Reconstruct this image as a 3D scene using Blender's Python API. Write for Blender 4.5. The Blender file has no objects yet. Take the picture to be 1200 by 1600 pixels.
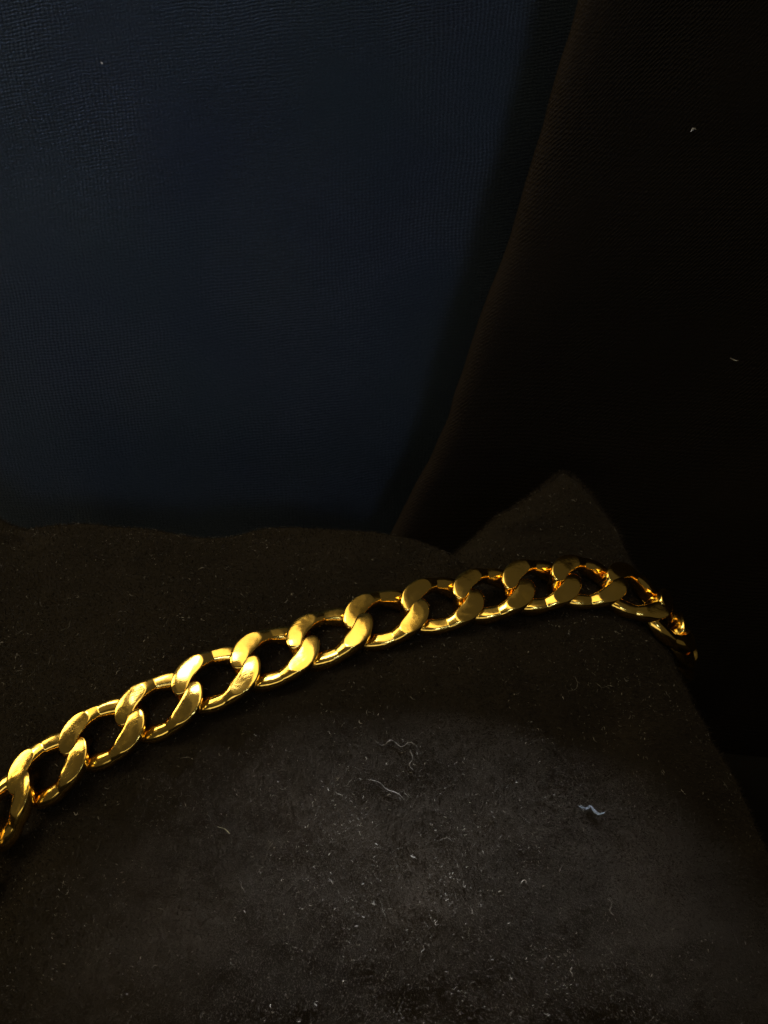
import bpy, bmesh, math, random
import numpy as np
from mathutils import Vector, Matrix, noise
from mathutils.bvhtree import BVHTree

random.seed(7); rng = np.random.default_rng(7)
SC = bpy.context.scene
COL = SC.collection
R = math.radians

# ------------------------------------------------------------------ camera
PITCH = 35.0
FPX = 1537.0                       # focal length in pixels of the 1200x1600 photograph
CAM = Vector((0.0, -0.0863, 0.118))
cd = bpy.data.cameras.new('camera')
cam = bpy.data.objects.new('camera', cd); COL.objects.link(cam)
cam.location = CAM
cam.rotation_euler = (R(90 - PITCH), 0, 0)
cd.sensor_fit = 'VERTICAL'; cd.sensor_height = 24.0
cd.lens = 24.0 * FPX / 1600.0
cd.clip_start = 0.002; cd.clip_end = 20
cd.dof.use_dof = True; cd.dof.focus_distance = 0.118; cd.dof.aperture_fstop = 30.0
SC.camera = cam

# ------------------------------------------------------------------ world and lamps (a dim room, unseen area lamps)
w = bpy.data.worlds.new("World"); SC.world = w; w.use_nodes = True
bg = w.node_tree.nodes['Background']
bg.inputs[0].default_value = (1.0, 0.84, 0.55, 1); bg.inputs[1].default_value = 0.05
SC.view_settings.view_transform = 'Standard'; SC.view_settings.look = 'None'
SC.view_settings.exposure = 0.0; SC.view_settings.gamma = 1.0

def area(name, loc, target, size, power, color, size_y=None, spread=180):
    l = bpy.data.lights.new(name, 'AREA'); l.energy = power; l.color = color
    l.size = size
    if size_y: l.shape = 'RECTANGLE'; l.size_y = size_y
    l.spread = R(spread)
    o = bpy.data.objects.new(name, l); COL.objects.link(o); o.location = loc
    d = Vector(target) - Vector(loc)
    o.rotation_euler = d.to_track_quat('-Z', 'Y').to_euler()
    return o
# lamp behind and above: comes over the top of the back panel and rakes the lower half of the pillow
area('lamp_back', (0.03, 0.42, 0.63), (0.004, 0.009, 0.045), 0.03, 0.060, (0.93, 0.96, 1.0), spread=6.2)
# warm panels overhead, at the left and low in front, added for gold reflections
area('lamp_over', (-0.05, -0.015, 0.50), (-0.02, 0, 0.04), 0.68, 0.60, (1.0, 0.77, 0.38), size_y=0.15)
area('lamp_left', (-0.40, -0.01, 0.34), (-0.04, -0.02, 0.03), 0.10, 0.19, (1.0, 0.77, 0.36), size_y=0.30, spread=90)
area('lamp_warm', (-0.13, 0.00, 0.36), (-0.03, 0, 0.04), 0.085, 0.27, (1.0, 0.90, 0.66))
area('fill_overhead', (-0.15, -0.05, 0.95), (-0.02, 0, 0.04), 1.1, 0.26, (1.0, 0.78, 0.42), size_y=0.8)  # unseen broad panel, added to lift the flat gold faces to a mid tone
area('lamp_low', (-0.06, -0.42, 0.11), (-0.01, 0, 0.04), 0.34, 0.15, (1.0, 0.88, 0.62), size_y=0.12)
# small cool lamp in front, on the upright cloth
area('lamp_front', (0.085, -0.35, 0.30), (-0.035, 0.07, 0.095), 0.11, 0.017, (0.62, 0.76, 1.0), spread=18)

# ------------------------------------------------------------------ helpers
def tag(o, label=None, cat=None, group=None, kind=None):
    if label: o['label'] = label
    if cat: o['category'] = cat
    if group: o['group'] = group
    if kind: o['kind'] = kind
    return o
def link_mesh(name, me, mat=None, parent=None):
    o = bpy.data.objects.new(name, me); COL.objects.link(o)
    if mat: me.materials.append(mat)
    if parent: o.parent = parent
    return o
def empty(name, loc=(0, 0, 0)):
    o = bpy.data.objects.new(name, None); COL.objects.link(o); o.location = loc
    o.empty_display_size = 0.01
    return o
def mesh_np(name, V, F, smooth=True):
    """V (n,3) array, F (m,k) int array, k const"""
    me = bpy.data.meshes.new(name)
    V = np.asarray(V, dtype=np.float32); F = np.asarray(F, dtype=np.int32)
    n, k = F.shape
    me.vertices.add(len(V)); me.vertices.foreach_set('co', V.ravel())
    me.loops.add(n * k); me.loops.foreach_set('vertex_index', F.ravel())
    me.polygons.add(n); me.polygons.foreach_set('loop_start', np.arange(0, n * k, k, dtype=np.int32))
    me.polygons.foreach_set('loop_total', np.full(n, k, dtype=np.int32))
    me.polygons.foreach_set('use_smooth', np.full(n, smooth))
    me.update(calc_edges=True); me.validate()
    return me
def grid_faces(nu, nv, off=0, flip=False):
    i, j = np.meshgrid(np.arange(nu - 1), np.arange(nv - 1), indexing='ij')
    a = (i * nv + j).ravel() + off
    q = np.stack([a, a + nv, a + nv + 1, a + 1], 1)
    return q[:, ::-1] if flip else q
# direction of sight through a place in the photograph
cp, sp = math.cos(R(PITCH)), math.sin(R(PITCH))
FWD = Vector((0, cp, -sp)); UPV = Vector((0, sp, cp)); RGT = Vector((1, 0, 0))
def ray(px, py):
    return (FWD + RGT * ((px - 600) / FPX) - UPV * ((py - 800) / FPX)).normalized()
def catmull(P, n):
    P = [np.array(p, float) for p in P]
    # chord-length parametrised, resampled evenly
    pts = []
    Q = [2 * P[0] - P[1]] + P + [2 * P[-1] - P[-2]]
    for i in range(1, len(Q) - 2):
        for t in np.linspace(0, 1, 24, endpoint=False):
            a, b, c, d = Q[i - 1], Q[i], Q[i + 1], Q[i + 2]
            pts.append(.5 * ((2 * b) + (-a + c) * t + (2 * a - 5 * b + 4 * c - d) * t * t + (-a + 3 * b - 3 * c + d) * t ** 3))
    pts.append(P[-1]); pts = np.array(pts)
    s = np.r_[0, np.cumsum(np.linalg.norm(np.diff(pts, axis=0), axis=1))]
    q = np.linspace(0, s[-1], n)
    return np.stack([np.interp(q, s, pts[:, k]) for k in range(pts.shape[1])], 1)

# value noise on arrays
def vnoise(X, Y, seed=0):
    r = np.random.default_rng(seed); T = r.random((256, 256))
    xi = np.floor(X).astype(int); yi = np.floor(Y).astype(int); fx = X - xi; fy = Y - yi
    fx = fx * fx * (3 - 2 * fx); fy = fy * fy * (3 - 2 * fy)
    g = lambda a, b: T[a % 256, b % 256]
    return ((g(xi, yi) * (1 - fx) + g(xi + 1, yi) * fx) * (1 - fy) + (g(xi, yi + 1) * (1 - fx) + g(xi + 1, yi + 1) * fx) * fy) * 2 - 1

def fnoise(X, Y, seed=0, oct=3):
    """several turned octaves of vnoise, so that no grid shows"""
    s_, a_, o_ = 0, 1.0, 0
    for k in range(oct):
        c_, n_ = math.cos(.6 + 1.1 * k), math.sin(.6 + 1.1 * k)
        o_ = o_ + a_ * vnoise((X * c_ - Y * n_) * 1.9 ** k + 7.3 * k, (X * n_ + Y * c_) * 1.9 ** k + 3.1 * k, seed + k); s_ += a_; a_ *= .55
    return o_ / s_ * 1.35

# ------------------------------------------------------------------ materials
class NT:
    def __init__(s, name):
        s.m = bpy.data.materials.new(name); s.m.use_nodes = True
        s.t = s.m.node_tree; s.n = s.t.nodes; s.bsdf = s.n['Principled BSDF']
    def node(s, typ, **kw):
        n = s.n.new(typ)
        for k, v in kw.items(): setattr(n, k, v)
        return n
    def l(s, a, b): s.t.links.new(a, b)
    def math(s, op, a, b=None, c=None):
        n = s.node('ShaderNodeMath', operation=op)
        for i, v in enumerate((a, b, c)):
            if v is None: continue
            if isinstance(v, (int, float)): n.inputs[i].default_value = v
            else: s.l(v, n.inputs[i])
        return n.outputs[0]
    def noise(s, vec, scale, detail=3, rough=.5, dist=0):
        n = s.node('ShaderNodeTexNoise'); s.l(vec, n.inputs['Vector'])
        n.inputs['Scale'].default_value = scale; n.inputs['Detail'].default_value = detail
        n.inputs['Roughness'].default_value = rough; n.inputs['Distortion'].default_value = dist
        return n.outputs['Fac']
    def ramp(s, f, stops):
        n = s.node('ShaderNodeValToRGB'); s.l(f, n.inputs[0]); e = n.color_ramp.elements
        while len(e) < len(stops): e.new(.5)
        for x, (p, c) in zip(e, stops): x.position = p; x.color = (*c, 1)
        return n.outputs[0]
    def set(s, **kw):
        for k, v in kw.items():
            k = k.replace('_', ' ')
            i = s.bsdf.inputs[k]
            if isinstance(v, (int, float, tuple)): i.default_value = v if not (isinstance(v, tuple) and len(v) == 3) else (*v, 1)
            else: s.l(v, i)
    def bump(s, h, dist, strength=1.0):
        b = s.node('ShaderNodeBump'); b.inputs['Strength'].default_value = strength; b.inputs['Distance'].default_value = dist
        s.l(h, b.inputs['Height']); s.l(b.outputs[0], s.bsdf.inputs['Normal'])

def gold_mat():
    g = NT('polished_gold'); tc = g.node('ShaderNodeTexCoord').outputs['Object']
    oi = g.node('ShaderNodeObjectInfo').outputs['Random']
    off = g.node('ShaderNodeVectorMath', operation='ADD'); g.l(tc, off.inputs[0])
    cmb = g.node('ShaderNodeCombineXYZ'); g.l(g.math('MULTIPLY', oi, 7.0), cmb.inputs[0]); g.l(cmb.outputs[0], off.inputs[1])
    v = off.outputs[0]
    n1 = g.noise(v, 260, 3); n2 = g.noise(v, 3000, 4, .6)
    sc = g.node('ShaderNodeVectorMath', operation='MULTIPLY'); g.l(v, sc.inputs[0]); sc.inputs[1].default_value = (900, 9000, 900)
    n3 = g.noise(sc.outputs[0], 1, 2)
    g.set(Metallic=1.0, Base_Color=g.ramp(n1, [(.3, (.88, .585, .13)), (.7, (.94, .655, .18))]))
    sm = g.node('ShaderNodeMapRange'); g.l(g.noise(v, 420, 5, .65, .6), sm.inputs[0])      # finger smudges dull it in places
    sm.inputs[1].default_value = .48; sm.inputs[2].default_value = .70; sm.inputs[3].default_value = 0; sm.inputs[4].default_value = .13
    g.set(Roughness=g.math('ADD', g.math('MULTIPLY_ADD', n2, .08, .08), sm.outputs[0]))
    g.bump(g.math('ADD', g.math('MULTIPLY', n1, 1.0), g.math('MULTIPLY_ADD', n3, .07, g.math('MULTIPLY', n2, .012))), 0.00018, .5)
    return g.m
def velvet_mat(name, c0, c1, sheen, tint):
    g = NT(name); tc = g.node('ShaderNodeTexCoord').outputs['Object']
    n1 = g.noise(tc, 60, 4, .6); n2 = g.noise(tc, 5200, 4, .8); n3 = g.noise(tc, 500, 3, .6)
    mx = g.math('ADD', g.math('MULTIPLY', n1, .6), g.math('MULTIPLY', n2, .4))
    g.set(Base_Color=g.ramp(mx, [(.35, c0), (.65, c1)]), Roughness=.9, Sheen_Weight=sheen, Sheen_Roughness=.45, Sheen_Tint=tint, Specular_IOR_Level=.1)
    g.bump(g.math('ADD', n2, g.math('MULTIPLY', n3, .6)), 0.0002, .6)
    return g.m
def pile_mat():
    g = NT('velvet_pile_hair')
    tc = g.node('ShaderNodeTexCoord').outputs['Object']
    n = g.noise(tc, 1800, 2, .6)
    g.set(Base_Color=g.ramp(n, [(.3, (.0075, .0058, .0042)), (.62, (.0165, .0130, .0098)), (.75, (.030, .0255, .021))]), Roughness=.6, Specular_IOR_Level=.08)
    return g.m
def weave_mat(name, c0, c1, c2, ku, kv, amp, sheen=0.2, tint=(.5, .6, .8), twill=False, lit_edge=None):
    """woven cloth: yarn relief from the UV map (in metres)"""
    g = NT(name); uv = g.node('ShaderNodeUVMap').outputs[0]
    nz = g.node('ShaderNodeTexNoise'); g.l(uv, nz.inputs['Vector']); nz.inputs['Scale'].default_value = 40; nz.inputs['Detail'].default_value = 3
    sub = g.node('ShaderNodeVectorMath', operation='SUBTRACT'); g.l(nz.outputs['Color'], sub.inputs[0]); sub.inputs[1].default_value = (.5, .5, .5)
    mul = g.node('ShaderNodeVectorMath', operation='SCALE'); g.l(sub.outputs[0], mul.inputs[0]); mul.inputs['Scale'].default_value = .0034
    nf = g.node('ShaderNodeTexNoise'); g.l(uv, nf.inputs['Vector']); nf.inputs['Scale'].default_value = 900; nf.inputs['Detail'].default_value = 2
    sub2 = g.node('ShaderNodeVectorMath', operation='SUBTRACT'); g.l(nf.outputs['Color'], sub2.inputs[0]); sub2.inputs[1].default_value = (.5, .5, .5)
    mul2 = g.node('ShaderNodeVectorMath', operation='SCALE'); g.l(sub2.outputs[0], mul2.inputs[0]); mul2.inputs['Scale'].default_value = .00040
    add = g.node('ShaderNodeVectorMath', operation='ADD'); g.l(uv, add.inputs[0]); g.l(mul.outputs[0], add.inputs[1])
    add2 = g.node('ShaderNodeVectorMath', operation='ADD'); g.l(add.outputs[0], add2.inputs[0]); g.l(mul2.outputs[0], add2.inputs[1])
    sx = g.node('ShaderNodeSeparateXYZ'); g.l(add2.outputs[0], sx.inputs[0])
    u, v = sx.outputs[0], sx.outputs[1]
    if not twill: v = g.math('SUBTRACT', v, g.math('MULTIPLY', u, .12))
    if twill: v = g.math('ADD', v, g.math('MULTIPLY', u, .8))
    su = g.math('SINE', g.math('MULTIPLY', u, 2 * math.pi / ku)); sv = g.math('SINE', g.math('MULTIPLY', v, 2 * math.pi / kv))
    h = g.math('MULTIPLY_ADD', su, .5, g.math('MULTIPLY', sv, .85))
    big = g.noise(uv, 28, 3, .55); fine = g.noise(uv, 2600, 4, .75)
    vis = g.node('ShaderNodeMapRange'); g.l(g.noise(uv, 45, 2), vis.inputs[0]); vis.inputs[1].default_value = .35; vis.inputs[2].default_value = .65; vis.inputs[3].default_value = .15; vis.inputs[4].default_value = .8
    h = g.math('ADD', g.math('MULTIPLY', h, vis.outputs[0]), g.math('MULTIPLY', fine, 2.6))
    # shade in the gaps between yarns painted in: colour darkens with depth
    mixc = g.node('ShaderNodeVectorMath', operation='SCALE'); g.l(g.ramp(big, [(.3, c0), (.55, c1), (.72, c2)]), mixc.inputs[0])
    g.l(g.math('MULTIPLY_ADD', h, .30, .36), mixc.inputs['Scale'])
    colr = mixc.outputs[0]
    if lit_edge:      # edge highlight painted into the colour, paler and browner along the fold
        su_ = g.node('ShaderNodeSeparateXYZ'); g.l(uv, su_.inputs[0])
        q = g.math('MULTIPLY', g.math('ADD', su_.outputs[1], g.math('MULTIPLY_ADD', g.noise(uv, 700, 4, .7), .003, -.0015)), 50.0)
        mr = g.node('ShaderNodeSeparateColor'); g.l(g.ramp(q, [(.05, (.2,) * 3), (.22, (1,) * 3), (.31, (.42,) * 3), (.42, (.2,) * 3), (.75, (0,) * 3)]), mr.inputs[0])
        mx = g.node('ShaderNodeMix', data_type='RGBA'); g.l(mr.outputs[0], mx.inputs[0]); g.l(colr, mx.inputs[6]); mx.inputs[7].default_value = (*lit_edge, 1); colr = mx.outputs[2]
    g.set(Base_Color=colr, Roughness=.7, Specular_IOR_Level=.04,
          Sheen_Weight=sheen, Sheen_Roughness=.5, Sheen_Tint=tint)
    g.bump(h, amp, 1.0)
    return g.m
def lint_mat(name, c, rough=.6):
    g = NT(name); tc = g.node('ShaderNodeTexCoord').outputs['Object']
    n = g.noise(tc, 900, 2)
    g.set(Base_Color=g.ramp(n, [(.38, tuple(x * .12 for x in c)), (.68, c)]), Roughness=rough, Specular_IOR_Level=.3)
    return g.m
GOLD = gold_mat()
VELVET = velvet_mat('dark_brown_velvet', (.005, .0038, .0026), (.013, .010, .0072), .03, (.9, .75, .55, 1))
PILE = pile_mat()
NAVY = weave_mat('navy_woven_cloth', (.0060, .0138, .0215), (.0048, .0108, .0235), (.0045, .0094, .0265), .00062, .00050, .00028)
BLACK = weave_mat('black_woven_cloth', (.0060, .0047, .0038), (.0068, .0053, .0042), (.0080, .0062, .0048), .0007, .0006, .00012, sheen=.0, tint=(.9, .65, .5), twill=True, lit_edge=(.0145, .0112, .0098))
FLOORM = velvet_mat('black_table_cloth', (.0015, .0012, .001), (.003, .0024, .002), .0, (.9, .8, .7, 1))

# ------------------------------------------------------------------ the setting: cloth-covered table top
me = mesh_np('ground', [(-1.5, -1.0, -0.016), (1.5, -1.0, -0.016), (1.5, 1.5, -0.016), (-1.5, 1.5, -0.016)], [(0, 1, 2, 3)], False)
tag(link_mesh('ground', me, FLOORM), kind='structure')

# ------------------------------------------------------------------ navy padded panel behind
def slab_sheet(name, fn, nu, nv, thick, mat, uvscale):
    """a sheet from fn(u,v)->xyz with a real thickness away from the camera side"""
    U, V = np.meshgrid(np.linspace(0, 1, nu), np.linspace(0, 1, nv), indexing='ij')
    P = fn(U, V)
    du = np.gradient(P, axis=0); dv = np.gradient(P, axis=1); N = np.cross(du, dv); N /= np.linalg.norm(N, axis=2, keepdims=True)
    front = P.reshape(-1, 3); back = (P - N * thick).reshape(-1, 3)
    n = nu * nv
    F = [grid_faces(nu, nv), grid_faces(nu, nv, n, True)]
    idx = np.arange(n).reshape(nu, nv)
    def strip(a, flip):
        q = np.stack([a[:-1], a[:-1] + n, a[1:] + n, a[1:]], 1)
        return q[:, ::-1] if flip else q
    F += [strip(idx[0], True), strip(idx[-1], False), strip(idx[:, 0], False), strip(idx[:, -1], True)]
    me = mesh_np(name, np.vstack([front, back]), np.vstack(F))
    lu = np.r_[0, np.cumsum(np.linalg.norm(np.diff(P[:, nv // 2], axis=0), axis=1))]
    lv = np.r_[0, np.cumsum(np.linalg.norm(np.diff(P[nu // 2], axis=0), axis=1))]
    UV = np.stack(np.meshgrid(lu, lv, indexing='ij'), 2).reshape(-1, 2); UV = np.vstack([UV, UV])
    layer = me.uv_layers.new(name='UVMap')
    li = np.empty(len(me.loops), np.int32); me.loops.foreach_get('vertex_index', li)
    layer.data.foreach_set('uv', UV[li].astype(np.float32).ravel())
    return me
def navy_fn(U, V):
    x = -0.20 + 0.40 * U; z = -0.016 + 0.186 * V
    y = 0.060 + 0.10 * z + 0.9 * (x + .03) ** 2 + .0012 * fnoise(x * 28, z * 22, 3) + .0002 * fnoise(x * 90, z * 60, 6)
    # rounded top and foot
    y = y + .010 * np.clip((V - .94) / .06, 0, 1) ** 2
    # weave runs a little uphill to the right, as the cloth was pulled
    return np.stack([x, y, z + .05 * x * .0], 2)
me = slab_sheet('fabric_panel', navy_fn, 200, 100, .006, NAVY, 1)
o = link_mesh('fabric_panel', me, NAVY)
tag(o, 'upright navy blue woven cloth panel filling the upper left behind the pillow', 'cloth panel')

# ------------------------------------------------------------------ black panel with rolled edge at right
PY0 = 0.040            # stands in front of the navy cloth
def on_black(px, py):  # where sight through the photograph's edge line meets the panel's front plane y = PY0 + .1 z
    d = ray(px, py); k = (PY0 + .1 * CAM.z - CAM.y) / (d.y - .1 * d.z)
    return CAM + d * k
edge_px = [(960, -260), (935, -110), (912, 0), (862, 170), (803, 370), (762, 480), (722, 600), (690, 695), (655, 765), (612, 845), (575, 920), (545, 1010), (520, 1110), (500, 1220)]
E = catmull([tuple(on_black(*p)) for p in edge_px], 220)
def black_fn(nr=26, nf=90):
    rows = []
    rad = .0026
    for i, e in enumerate(E):
        z = e[2]; row = []
        # rolled edge: from behind, round the edge, to the front plane
        for a in np.linspace(math.pi * 1.45, math.pi * .5, nr):
            row.append((e[0] + rad + rad * math.cos(a), e[1] + rad - rad * math.sin(a), z))
        for t in np.linspace(0, 1, nf + 1)[1:]:
            x = e[0] + rad + (0.17 - e[0]) * t ** 1.3
            # cloth slides forward lower down at the right, along the pillow's side
            dd = x - e[0] - rad
            y = e[1] - .16 * max(0, x - .02) * max(0, 1 - max(0, z) / .13) - .02 * dd
            row.append((x, y, z))
        rows.append(row)
    P = np.array(rows)
    X, Z = P[..., 0], P[..., 2]
    k = np.clip((np.arange(P.shape[1]) - 10) / 30, 0, 1)[None, :]
    P[..., 1] += (.0009 * vnoise(X * 40, Z * 30, 8) + .0003 * vnoise(X * 130, Z * 100, 9)) * (.25 + .75 * k)
    P[..., 0] += .00018 * vnoise(Z * 260, X * 0 + 3, 10)
    return P
BP = black_fn()
def bfn(U, V): return BP
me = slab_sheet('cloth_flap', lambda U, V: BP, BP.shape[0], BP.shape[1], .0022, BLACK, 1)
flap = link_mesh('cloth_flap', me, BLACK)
tag(flap, 'black cloth flap with brownish highlight painted along its rolled edge, standing at the right', 'cloth flap')

# ------------------------------------------------------------------ velvet pillow
TILT = 60.0
PN = Vector((0, -math.cos(R(TILT)), math.sin(R(TILT)))); PV = Vector((0, math.sin(R(TILT)), math.cos(R(TILT)))); PU = Vector((1, 0, 0))
PO = Vector((0, 0, 0.022))
def to_plane(px, py):
    d = ray(px, py); k = (PO - CAM).dot(PN) / d.dot(PN); p = CAM + d * k - PO
    return (p.dot(PU), p.dot(PV))
top_px = [(-100, 735), (-50, 775), (0, 812), (45, 832), (95, 828), (170, 828), (250, 838), (330, 852), (400, 840), (450, 836), (560, 842), (620, 850), (660, 866), (693, 882), (730, 852), (770, 815), (830, 775), (866, 745), (881, 738)]
right_px = [(881, 738), (897, 746), (935, 790), (978, 860), (1012, 930), (1040, 1000), (1066, 1070), (1110, 1160), (1165, 1262), (1215, 1380), (1300, 1620), (1400, 1950)]
left_px = [(-100, 735), (-115, 880), (-110, 1000), (-72, 1100), (-48, 1200), (-55, 1330), (-120, 1600), (-300, 1950)]
bot_px = [(-300, 1950), (100, 1900), (600, 1880), (1000, 1900), (1400, 1950)]
N1, N2 = 420, 420
top = catmull([to_plane(*p) for p in top_px], N1); bot = catmull([to_plane(*p) for p in bot_px], N1)
lef = catmull([to_plane(*p) for p in left_px], N2); rig = catmull([to_plane(*p) for p in right_px], N2)
def rough(c, seed, amp=.00022):      # a cut and stitched edge is never a clean curve
    q = np.arange(len(c)); k = np.clip(np.minimum(q, q[::-1]) / 8, 0, 1)
    return c + np.stack([fnoise(q / 19., q * 0 + 2.2, seed), fnoise(q / 15., q * 0 + 5.2, seed + 5)], 1) * amp * k[:, None]
top, rig = rough(top, 61), rough(rig, 71)
# finer sampling near the rims
def warp(n): 
    t = np.linspace(0, 1, n); return .5 * t + .5 * (.5 - .5 * np.cos(math.pi * t))
def resamp(c):
    n = len(c); q = warp(n); b = np.linspace(0, 1, n)
    return np.stack([np.interp(q, b, c[:, k]) for k in range(2)], 1)
top, bot, lef, rig = map(resamp, (top, bot, lef, rig))
s = warp(N1)[:, None, None]; t = warp(N2)[None, :, None]      # s: left->right, t: top->bottom
Tt, Bb = top[:, None, :], bot[:, None, :]; Ll, Rr = lef[None, :, :], rig[None, :, :]
UVp = (1 - t) * Tt + t * Bb + (1 - s) * Ll + s * Rr - ((1 - s) * (1 - t) * top[0] + s * (1 - t) * top[-1] + (1 - s) * t * bot[0] + s * t * bot[-1])
S = np.broadcast_to(2 * s - 1, (N1, N2, 1))[..., 0]; T = np.broadcast_to(2 * t - 1, (N1, N2, 1))[..., 0]
prof = lambda a, p, e: np.clip(1 - np.abs(a) ** p, 0, 1) ** e
Wb = 0.017 * prof(S, 2.6, .62) * prof(T, 2.6, .55)
uu, vv = UVp[..., 0], UVp[..., 1]
rim = np.clip(prof(S, 2, 1) * prof(T, 2, 1) * 6, 0, 1)
wr = .0008 * fnoise(uu * 45, vv * 45, 21) + .0003 * fnoise(uu * 140, vv * 130, 25) + .00008 * fnoise(uu * 420, vv * 400, 28)
def fold(p0, p1, width, h, taper=.5):
    a = np.array(to_plane(*p0)); b = np.array(to_plane(*p1)); d = b - a; L = np.linalg.norm(d); d /= L; n = np.array((-d[1], d[0]))
    x = (uu - a[0]) * d[0] + (vv - a[1]) * d[1]; y = (uu - a[0]) * n[0] + (vv - a[1]) * n[1] - .0006 * np.sin(x / L * 5)
    m = np.clip(x / L / taper, 0, 1) * np.clip((1 - x / L) / taper, 0, 1)
    m = m * m * (3 - 2 * m)
    return h * m * np.exp(-(y / width) ** 2)
folds = (fold((640, 960), (905, 770), .0022, .0020) + fold((690, 878), (860, 815), .0013, .0016) - fold((660, 905), (900, 840), .0012, .0009)
         + fold((690, 876), (560, 1000), .0022, -.0006) + fold((330, 850), (250, 960), .0022, -.0007) + fold((0, 850), (120, 900), .002, -.0009)
         + fold((870, 745), (1000, 960), .0012, .0007) + fold((130, 822), (-60, 885), .0012, .0022) - fold((60, 838), (-60, 850), .0012, .0012))
Wf = Wb + (wr + folds) * rim
PUa, PVa, PNa, POa = (np.array(v) for v in (PU, PV, PN, PO))
front = POa + uu[..., None] * PUa + vv[..., None] * PVa + Wf[..., None] * PNa
st = 6
back = POa + uu[..., None] * PUa + vv[..., None] * PVa - (Wb * .75)[..., None] * PNa
# back sheet shares the rim because Wb = 0 there
Vv = np.vstack([front.reshape(-1, 3), back.reshape(-1, 3)])
Fq = np.vstack([grid_faces(N1, N2, 0, True), grid_faces(N1, N2, N1 * N2, False)])
me = mesh_np('cushion_cover', Vv, Fq)
bm = bmesh.new(); bm.from_mesh(me); bmesh.ops.remove_doubles(bm, verts=[v for v in bm.verts], dist=1e-6); bm.to_mesh(me); bm.free()
for p in me.polygons[:1]: pass
me.polygons.foreach_set('use_smooth', np.full(len(me.polygons), True))
pillow = empty('velvet_pillow', (0, 0, 0))
tag(pillow, 'dark brown velvet pillow with one pointed corner, wrapped by the gold chain', 'pillow')
cover = link_mesh('cover', me, VELVET, pillow)
bvh = BVHTree.FromPolygons([tuple(v) for v in front.reshape(-1, 3)], grid_faces(N1, N2, 0, True).tolist())
fnrm = np.cross(np.gradient(front, axis=1), np.gradient(front, axis=0)); fnrm /= np.linalg.norm(fnrm, axis=2, keepdims=True)
if (fnrm @ PNa).mean() < 0: fnrm = -fnrm

# short pile: one tiny blade each, laid roughly downhill
def seed_points(n, bias=True, smin=0.01, smax=.99, tmax=.86):
    a = rng.random(n) * (smax - smin) + smin; b = rng.random(n) * tmax * .985 + .004
    si = np.interp(a, warp(N1), np.arange(N1)); ti = np.interp(b, warp(N2), np.arange(N2))
    i0 = si.astype(int); j0 = ti.astype(int); fi = (si - i0)[:, None]; fj = (ti - j0)[:, None]
    i1 = np.minimum(i0 + 1, N1 - 1); j1 = np.minimum(j0 + 1, N2 - 1)
    P = (front[i0, j0] * (1 - fi) + front[i1, j0] * fi) * (1 - fj) + (front[i0, j1] * (1 - fi) + front[i1, j1] * fi) * fj
    return P, fnrm[i0, j0]
def blades(n, length, width, lean, tm=.9):
    P, Nn = seed_points(n, tmax=tm)
    rnd = rng.normal(size=(n, 3)); comb = np.array((.25, -.7, -.35))
    patch = np.stack([fnoise(P[:, 0] * 110, P[:, 1] * 110, 31, 4), fnoise(P[:, 0] * 110, P[:, 1] * 110, 36, 4), P[:, 0] * 0], 1)
    D = Nn + rnd * .45 + comb * lean + patch * .8; D /= np.linalg.norm(D, axis=1, keepdims=True)
    side = np.cross(D, rng.normal(size=(n, 3))); side /= np.linalg.norm(side, axis=1, keepdims=True)
    L = length * (.5 + rng.random((n, 1))); wd = width * (.6 + .8 * rng.random((n, 1)))
    base = P - Nn * .00005
    A = base - side * wd / 2; B = base + side * wd / 2; C = base + D * L
    V = np.stack([A, B, C], 1).reshape(-1, 3)
    return V, np.arange(3 * n).reshape(-1, 3)
V3, F3 = blades(330000, .00032, .00007, .5)
def rim_blades(n, length, width):
    m = n // 2
    a = (rng.random(m) * (N1 - 1)).astype(int); b = (rng.random(n - m) * (N2 - 1)).astype(int)
    ja, jb = rng.integers(0, 7, m), N1 - 1 - rng.integers(0, 7, n - m)
    P = np.vstack([front[a, ja], front[jb, b]]); Nn = np.vstack([fnrm[a, 8], fnrm[N1 - 9, b]])
    out = np.vstack([front[a, 0] - front[a, 12], front[N1 - 1, b] - front[N1 - 13, b]]); out /= np.linalg.norm(out, axis=1, keepdims=True) + 1e-9
    D = out * rng.random((n, 1)) + Nn * rng.random((n, 1)) * .8 + rng.normal(size=(n, 3)) * .5; D /= np.linalg.norm(D, axis=1, keepdims=True)
    side = np.cross(D, rng.normal(size=(n, 3))); side /= np.linalg.norm(side, axis=1, keepdims=True)
    L = length * (.3 + rng.random((n, 1)) ** 2 * 1.3)
    return np.stack([P - side * width / 2, P + side * width / 2, P + D * L], 1).reshape(-1, 3)
VR = rim_blades(26000, .00062, .00005)
V3 = np.vstack([V3, VR]); F3 = np.arange(len(V3)).reshape(-1, 3)
pm = link_mesh('pile', mesh_np('pile', V3, F3, False), PILE, pillow)
pm['kind'] = 'stuff'

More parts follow.
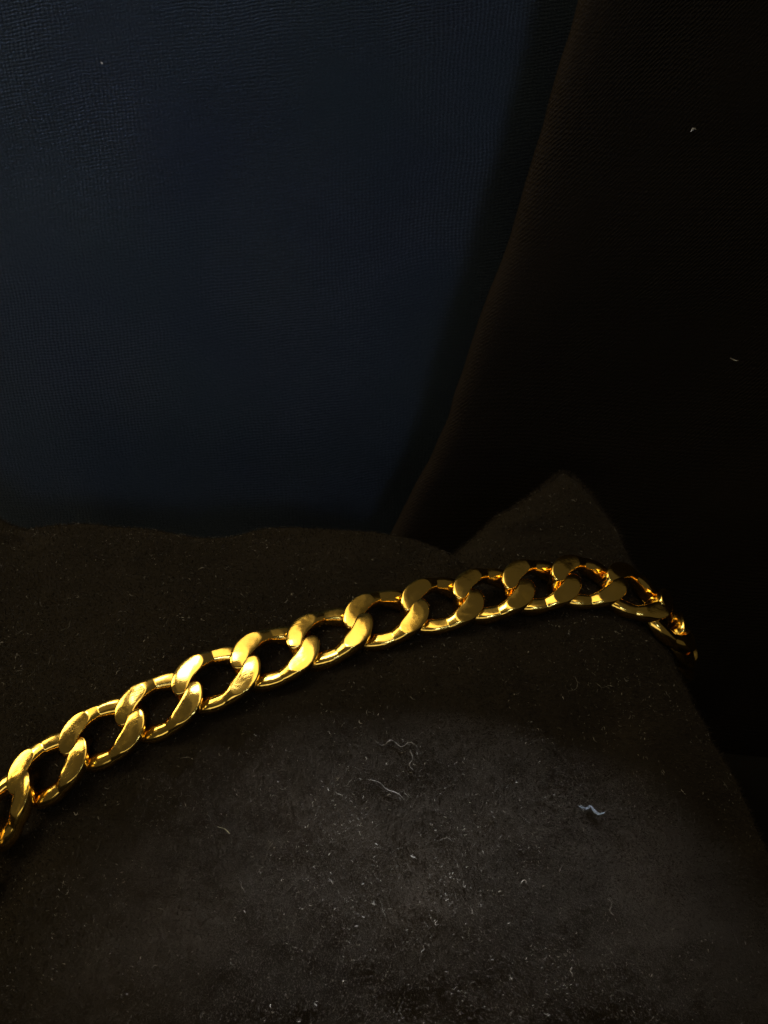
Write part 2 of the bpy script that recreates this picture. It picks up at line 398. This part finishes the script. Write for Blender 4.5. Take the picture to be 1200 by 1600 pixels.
# ------------------------------------------------------------------ lint: fine curled fibres
def fibre_tubes(specs, nseg=5):
    """specs: list of (points (k,3), radius)"""
    Vs, Fs = [], []; off = 0
    for pts, r in specs:
        pts = np.asarray(pts); k = len(pts)
        tg = np.gradient(pts, axis=0); tg /= np.linalg.norm(tg, axis=1, keepdims=True) + 1e-12
        a = np.cross(tg, (0.3, .2, .93)); a /= np.linalg.norm(a, axis=1, keepdims=True) + 1e-12; b = np.cross(tg, a)
        rr = r * np.sin(np.linspace(.25, math.pi - .25, k))[:, None]
        for m in range(3):
            th = 2 * math.pi * m / 3
            Vs.append(pts + (a * math.cos(th) + b * math.sin(th)) * rr)
        base = off
        for i in range(k - 1):
            for m in range(3):
                m2 = (m + 1) % 3
                Fs.append((base + m * k + i, base + m2 * k + i, base + m2 * k + i + 1, base + m * k + i + 1))
        off += 3 * k
    return np.vstack(Vs), np.array(Fs)
def curl(p, n, length, k, wob):
    d = rng.normal(size=3); d -= n * d.dot(n); d /= np.linalg.norm(d)
    pts = [p + n * .00025]
    for i in range(k - 1):
        d = d + rng.normal(size=3) * wob; d -= n * d.dot(n) * .8; d /= np.linalg.norm(d)
        pts.append(pts[-1] + d * length / (k - 1))
    return np.array(pts)
P, Nn = seed_points(13000, tmax=.8)
keep = fnoise(P[:, 0] * 160, P[:, 1] * 160, 41) * .5 + fnoise(P[:, 0] * 50, P[:, 1] * 50, 45) * .5 + rng.normal(size=len(P)) * .25 > -.05
specs = []
for i, (p, n) in enumerate(zip(P[keep], Nn[keep])):
    u_ = rng.random()
    L = .00010 + .00035 * u_ * u_
    r_ = .000009 + .000032 * rng.random() ** 3
    if i % 24 == 0: L = .0005 + .0006 * rng.random()
    if i % 300 == 0: L = .0012 + .0014 * rng.random(); r_ = .000016
    specs.append((curl(p, n, L, 4 if L < .0005 else 10, .5), r_))
V4, F4 = fibre_tubes(specs)
o = link_mesh('lint', mesh_np('lint', V4, F4), lint_mat('grey_lint', (.31, .295, .28)))
tag(o, 'fine pale dust and curled lint scattered over the velvet pillow', 'lint', kind='stuff')

def hit(px, py):
    h = bvh.ray_cast(CAM, ray(px, py))
    return h[0], h[1]
def big_lint(pxs, radius, mat, label, surf='pillow', strands=3, jit=2.0):
    specs = []; c = None
    for q in range(strands):
        pts = []
        for (a, b) in pxs:
            a2, b2 = a + random.uniform(-jit, jit), b + random.uniform(-jit, jit)
            if surf == 'pillow':
                p, n = hit(a2, b2); n = n if n.dot(PN) > 0 else -n
                pts.append(np.array(p + n * (.0003 + .0001 * q)))
            else:
                p, n, _, _ = surf.ray_cast(CAM, ray(a2, b2)); p = p - ray(a2, b2) * .0003
                pts.append(np.array(p))
        specs.append((catmull(pts, 14), radius * (.75 if q == 0 else .5)))
    V, F = fibre_tubes(specs); c = V.mean(0)
    o = link_mesh('lint_fibre', mesh_np('lint_fibre', V - c, F), mat); o.location = c
    tag(o, label, 'lint', 'single lint fibres on the cloth')
    return o
bl = lint_mat('bluish_fluff', (.30, .38, .48)); wl = lint_mat('white_fluff', (.8, .76, .7)); gl = lint_mat('grey_fluff', (.12, .11, .10))
big_lint([(902, 1261), (912, 1266), (920, 1262), (930, 1272), (942, 1271)], .00008, bl, 'bluish fluff lying at the right on the lit lower velvet', strands=5)
big_lint([(584, 1158), (598, 1166), (612, 1157), (628, 1168), (640, 1160), (652, 1168)], .00006, gl, 'long wavy grey fibre on the velvet below the chain middle', strands=2, jit=1)
big_lint([(640, 1172), (645, 1186), (640, 1196), (648, 1206)], .00005, gl, 'short grey fibre hanging under the long wavy one', strands=2, jit=1)
big_lint([(575, 1218), (592, 1222), (604, 1234), (622, 1240), (632, 1252)], .00005, gl, 'thin curved grey fibre lowest of the central three', strands=2, jit=1)
big_lint([(340, 1292), (352, 1296), (360, 1304)], .00006, lint_mat('yellowish_fluff', (.3, .28, .16)), 'small yellowish fibre on the lower left velvet', strands=2, jit=1)
big_lint([(948, 1404), (955, 1412), (952, 1424), (960, 1432)], .00006, gl, 'grey hooked fibre on the lower right velvet', strands=2, jit=1)
flap_bvh = BVHTree.FromObject(flap, bpy.context.evaluated_depsgraph_get())
navy_o = bpy.data.objects['fabric_panel']
navy_bvh = BVHTree.FromObject(navy_o, bpy.context.evaluated_depsgraph_get())
big_lint([(1080, 206), (1083, 202), (1087, 201)], .00012, wl, 'white speck on the black cloth near the top right', flap_bvh, 3, 1.5)
big_lint([(1141, 560), (1148, 562), (1153, 563)], .00007, wl, 'white speck on the black cloth at the right edge, mid height', flap_bvh, 3, 1)
big_lint([(158, 97), (160, 100)], .00016, wl, 'pale speck on the navy cloth at the upper left', navy_bvh, 3, 1.2)

# ------------------------------------------------------------------ gold curb chain
A, B, H, RW, ZC, PITCHL = .00424, .00270, .00122, .00111, .00127, .00675
def link_mesh_data():
    nt, nr = 200, 72
    th = np.linspace(0, 2 * math.pi, nt, endpoint=False); ph = np.linspace(0, 2 * math.pi, nr, endpoint=False)
    def sup(a, e): return np.sign(a) * np.abs(a) ** e
    e = 1.04
    tau = th - R(4); wv = -(np.sin(2 * tau) + .33 * np.sin(4 * tau) + .09 * np.sin(6 * tau)); wv = wv / np.abs(wv).max() + .06   # sinks slowly along the side, then dives under its neighbour at the end
    c = np.stack([A * sup(np.cos(th), e), B * sup(np.sin(th), e), H * wv], 1)
    tg = (np.roll(c, -1, 0) - np.roll(c, 1, 0)); tg /= np.linalg.norm(tg, axis=1, keepdims=True)
    zz = np.array((0, 0, 1.0)); n = np.cross(tg, zz); n /= np.linalg.norm(n, axis=1, keepdims=True); b = np.cross(n, tg)
    # slightly squared wire
    q = 1.0 / (np.abs(np.cos(ph)) ** 2.7 + np.abs(np.sin(ph)) ** 2.7) ** (1 / 2.7)
    rw = RW * (.76 + .24 * np.abs(np.sin(2 * th)))[:, None, None]
    P = c[:, None, :] + rw * q[None, :, None] * (np.cos(ph)[None, :, None] * n[:, None, :] + np.sin(ph)[None, :, None] * b[:, None, :])
    # the wire is spread where it was pressed flat and narrower on its other side
    ctr = wv[:, None]
    key = 1 + .15 * np.clip((P[..., 2] - c[:, None, 2]) / RW, -1, 1) * ctr
    off = P - c[:, None, :]; inn = (off * n[:, None, :]).sum(2, keepdims=True) * n[:, None, :]
    # (the outer outline stays an even oval, only the inner edge moves)
    P = c[:, None, :] + (off - inn) + inn * key[..., None] - n[:, None, :] * (rw * (key[..., None] - 1))
    z = P[..., 2]
    # diamond-cut flats: press everything beyond +-ZC onto a very slightly domed face with a small rounded arris
    def press(z):
        k = .000035; d = z - (ZC - k)
        return np.where(d <= 0, z, (ZC - k) + k * (1 - np.exp(-np.maximum(d, 0) / k)) + np.maximum(d, 0) * .21)
    P[..., 2] = np.where(z > 0, press(z), -press(-z))
    V = P.reshape(-1, 3)
    i, j = np.meshgrid(np.arange(nt), np.arange(nr), indexing='ij'); i2 = (i + 1) % nt; j2 = (j + 1) % nr
    F = np.stack([i * nr + j, i * nr + j2, i2 * nr + j2, i2 * nr + j], -1).reshape(-1, 4)
    return mesh_np('chain_link', V, F)
LM = link_mesh_data(); LM.materials.append(GOLD)
# centre line of the chain, where it lies on the pillow
chain_px = [(-30, 1386), (-4, 1330), (27, 1264), (94, 1202), (174, 1150), (261, 1108), (347, 1067), (433, 1035), (517, 1003), (602, 975), (686, 954), (764, 938), (837, 925), (908, 920), (970, 933), (1012, 956), (1034, 982)]
pts, nrm = [], []
for p in chain_px:
    h, n = hit(*p)
    if h is None: continue
    n = n if n.dot(PN) > 0 else -n
    pts.append(np.array(h)); nrm.append(np.array(n))
# the chain is stiffer than the cushion: it bridges the little dips
dep_ = np.array([(Vector(p) - CAM).dot(FWD) for p in pts]); dir_ = [(Vector(p) - CAM) for p in pts]
sm_ = dep_.copy()
for it in range(6): sm_[1:-1] = (sm_[:-2] + 2 * sm_[1:-1] + sm_[2:]) / 4
sm_ = sm_ - .0004
pts = [np.array(CAM + d * (z / d.dot(FWD))) for d, z in zip(dir_, sm_)]
# carry on round both flanks of the pillow and behind it
e = pts[-1]
for px_, py_, dep in ((1043, 1000, .1330), (1049, 1018, .1385), (1050, 1036, .1445), (1030, 1052, .1505)):
    v_ = ray(px_, py_); pts.append(np.array(CAM + v_ * (dep / v_.dot(FWD))))
e0 = pts[0]
for dx, dv, dn in ((-.0040, -.0028, -.0045), (-.0052, -.0040, -.0110), (-.0030, -.0040, -.0170)):
    pts.insert(0, e0 + PUa * dx + PVa * dv + PNa * dn)
CL = catmull(pts, 900)
# outward direction: away from the pillow's middle
mid = POa + PVa * to_plane(520, 1180)[1]
def outward(p, tgt):
    h, n, _, d = bvh.find_nearest(Vector(p))
    n = n if n.dot(PN) > 0 else -n
    v = np.array(n); at = near(p)
    if at > sR - .009: k = min(1, (at - sR + .009) / .014); side = PUa * 1.0 + PNa * .12
    elif at < sL + .016: k = min(1, (sL + .016 - at) / .020); side = -PUa * 1.0 + PNa * .12
    else: k = 0; side = v
    k = k * k * (3 - 2 * k); v = v * (1 - k) + side * k
    v -= tgt * v.dot(tgt); return v / np.linalg.norm(v)
seg = np.r_[0, np.cumsum(np.linalg.norm(np.diff(CL, axis=0), axis=1))]
near = lambda q: seg[np.argmin(np.linalg.norm(CL - q, axis=1))]
sR, sL = near(e), near(e0)
bracelet = empty('chain_bracelet', tuple(CL[len(CL) // 2]))
tag(bracelet, 'polished gold curb chain bracelet wrapped across the dark velvet pillow', 'bracelet')
bpy.context.view_layer.update()
near = lambda q: seg[np.argmin(np.linalg.norm(CL - q, axis=1))]
stops = [near(q) for q in pts[5:-7]]

# the visible links, then the rest at the chain's own pitch round both flanks
while stops[0] > PITCHL * 1.1: stops.insert(0, stops[0] - PITCHL)
while stops[-1] < seg[-1] - PITCHL * .9: stops.append(stops[-1] + PITCHL)
nlinks = len(stops)
frames = []
for k in range(nlinks):
    d = stops[k]
    p = np.array([np.interp(d, seg, CL[:, c]) for c in range(3)])
    q0 = np.array([np.interp(d - PITCHL * .5, seg, CL[:, c]) for c in range(3)]); q1 = np.array([np.interp(d + PITCHL * .5, seg, CL[:, c]) for c in range(3)])
    tg = q1 - q0; tg /= np.linalg.norm(tg)
    frames.append((p, tg, outward(p, tg)))
for it in range(2):
    frames = [(p, tg, (lambda v: v / np.linalg.norm(v))(sum(frames[j][2] for j in (max(0, i - 1), i, min(len(frames) - 1, i + 1))))) for i, (p, tg, n) in enumerate(frames)]
for i, (p, tg, n) in enumerate(frames):
    n = n - np.array((0, .14 * min(1, max(0, (p[0] + .015) / .02)) * n[2], 0))     # leans a little towards the front on the narrower right half
    n = n - tg * n.dot(tg); n /= np.linalg.norm(n)
    side = np.cross(n, tg)
    M = Matrix(((tg[0], side[0], n[0]), (tg[1], side[1], n[1]), (tg[2], side[2], n[2])))
    jit = Matrix.Rotation(random.uniform(-.085, .085), 3, 'X') @ Matrix.Rotation(random.uniform(-.05, .05), 3, 'Y') @ Matrix.Rotation(random.uniform(-.025, .025), 3, 'Z')
    M = (M @ jit).to_4x4(); M.translation = Vector(p + n * .00135)
    o = bpy.data.objects.new('chain_link', LM); COL.objects.link(o); o.parent = bracelet
    o.matrix_local = Matrix.Translation(-bracelet.location) @ M
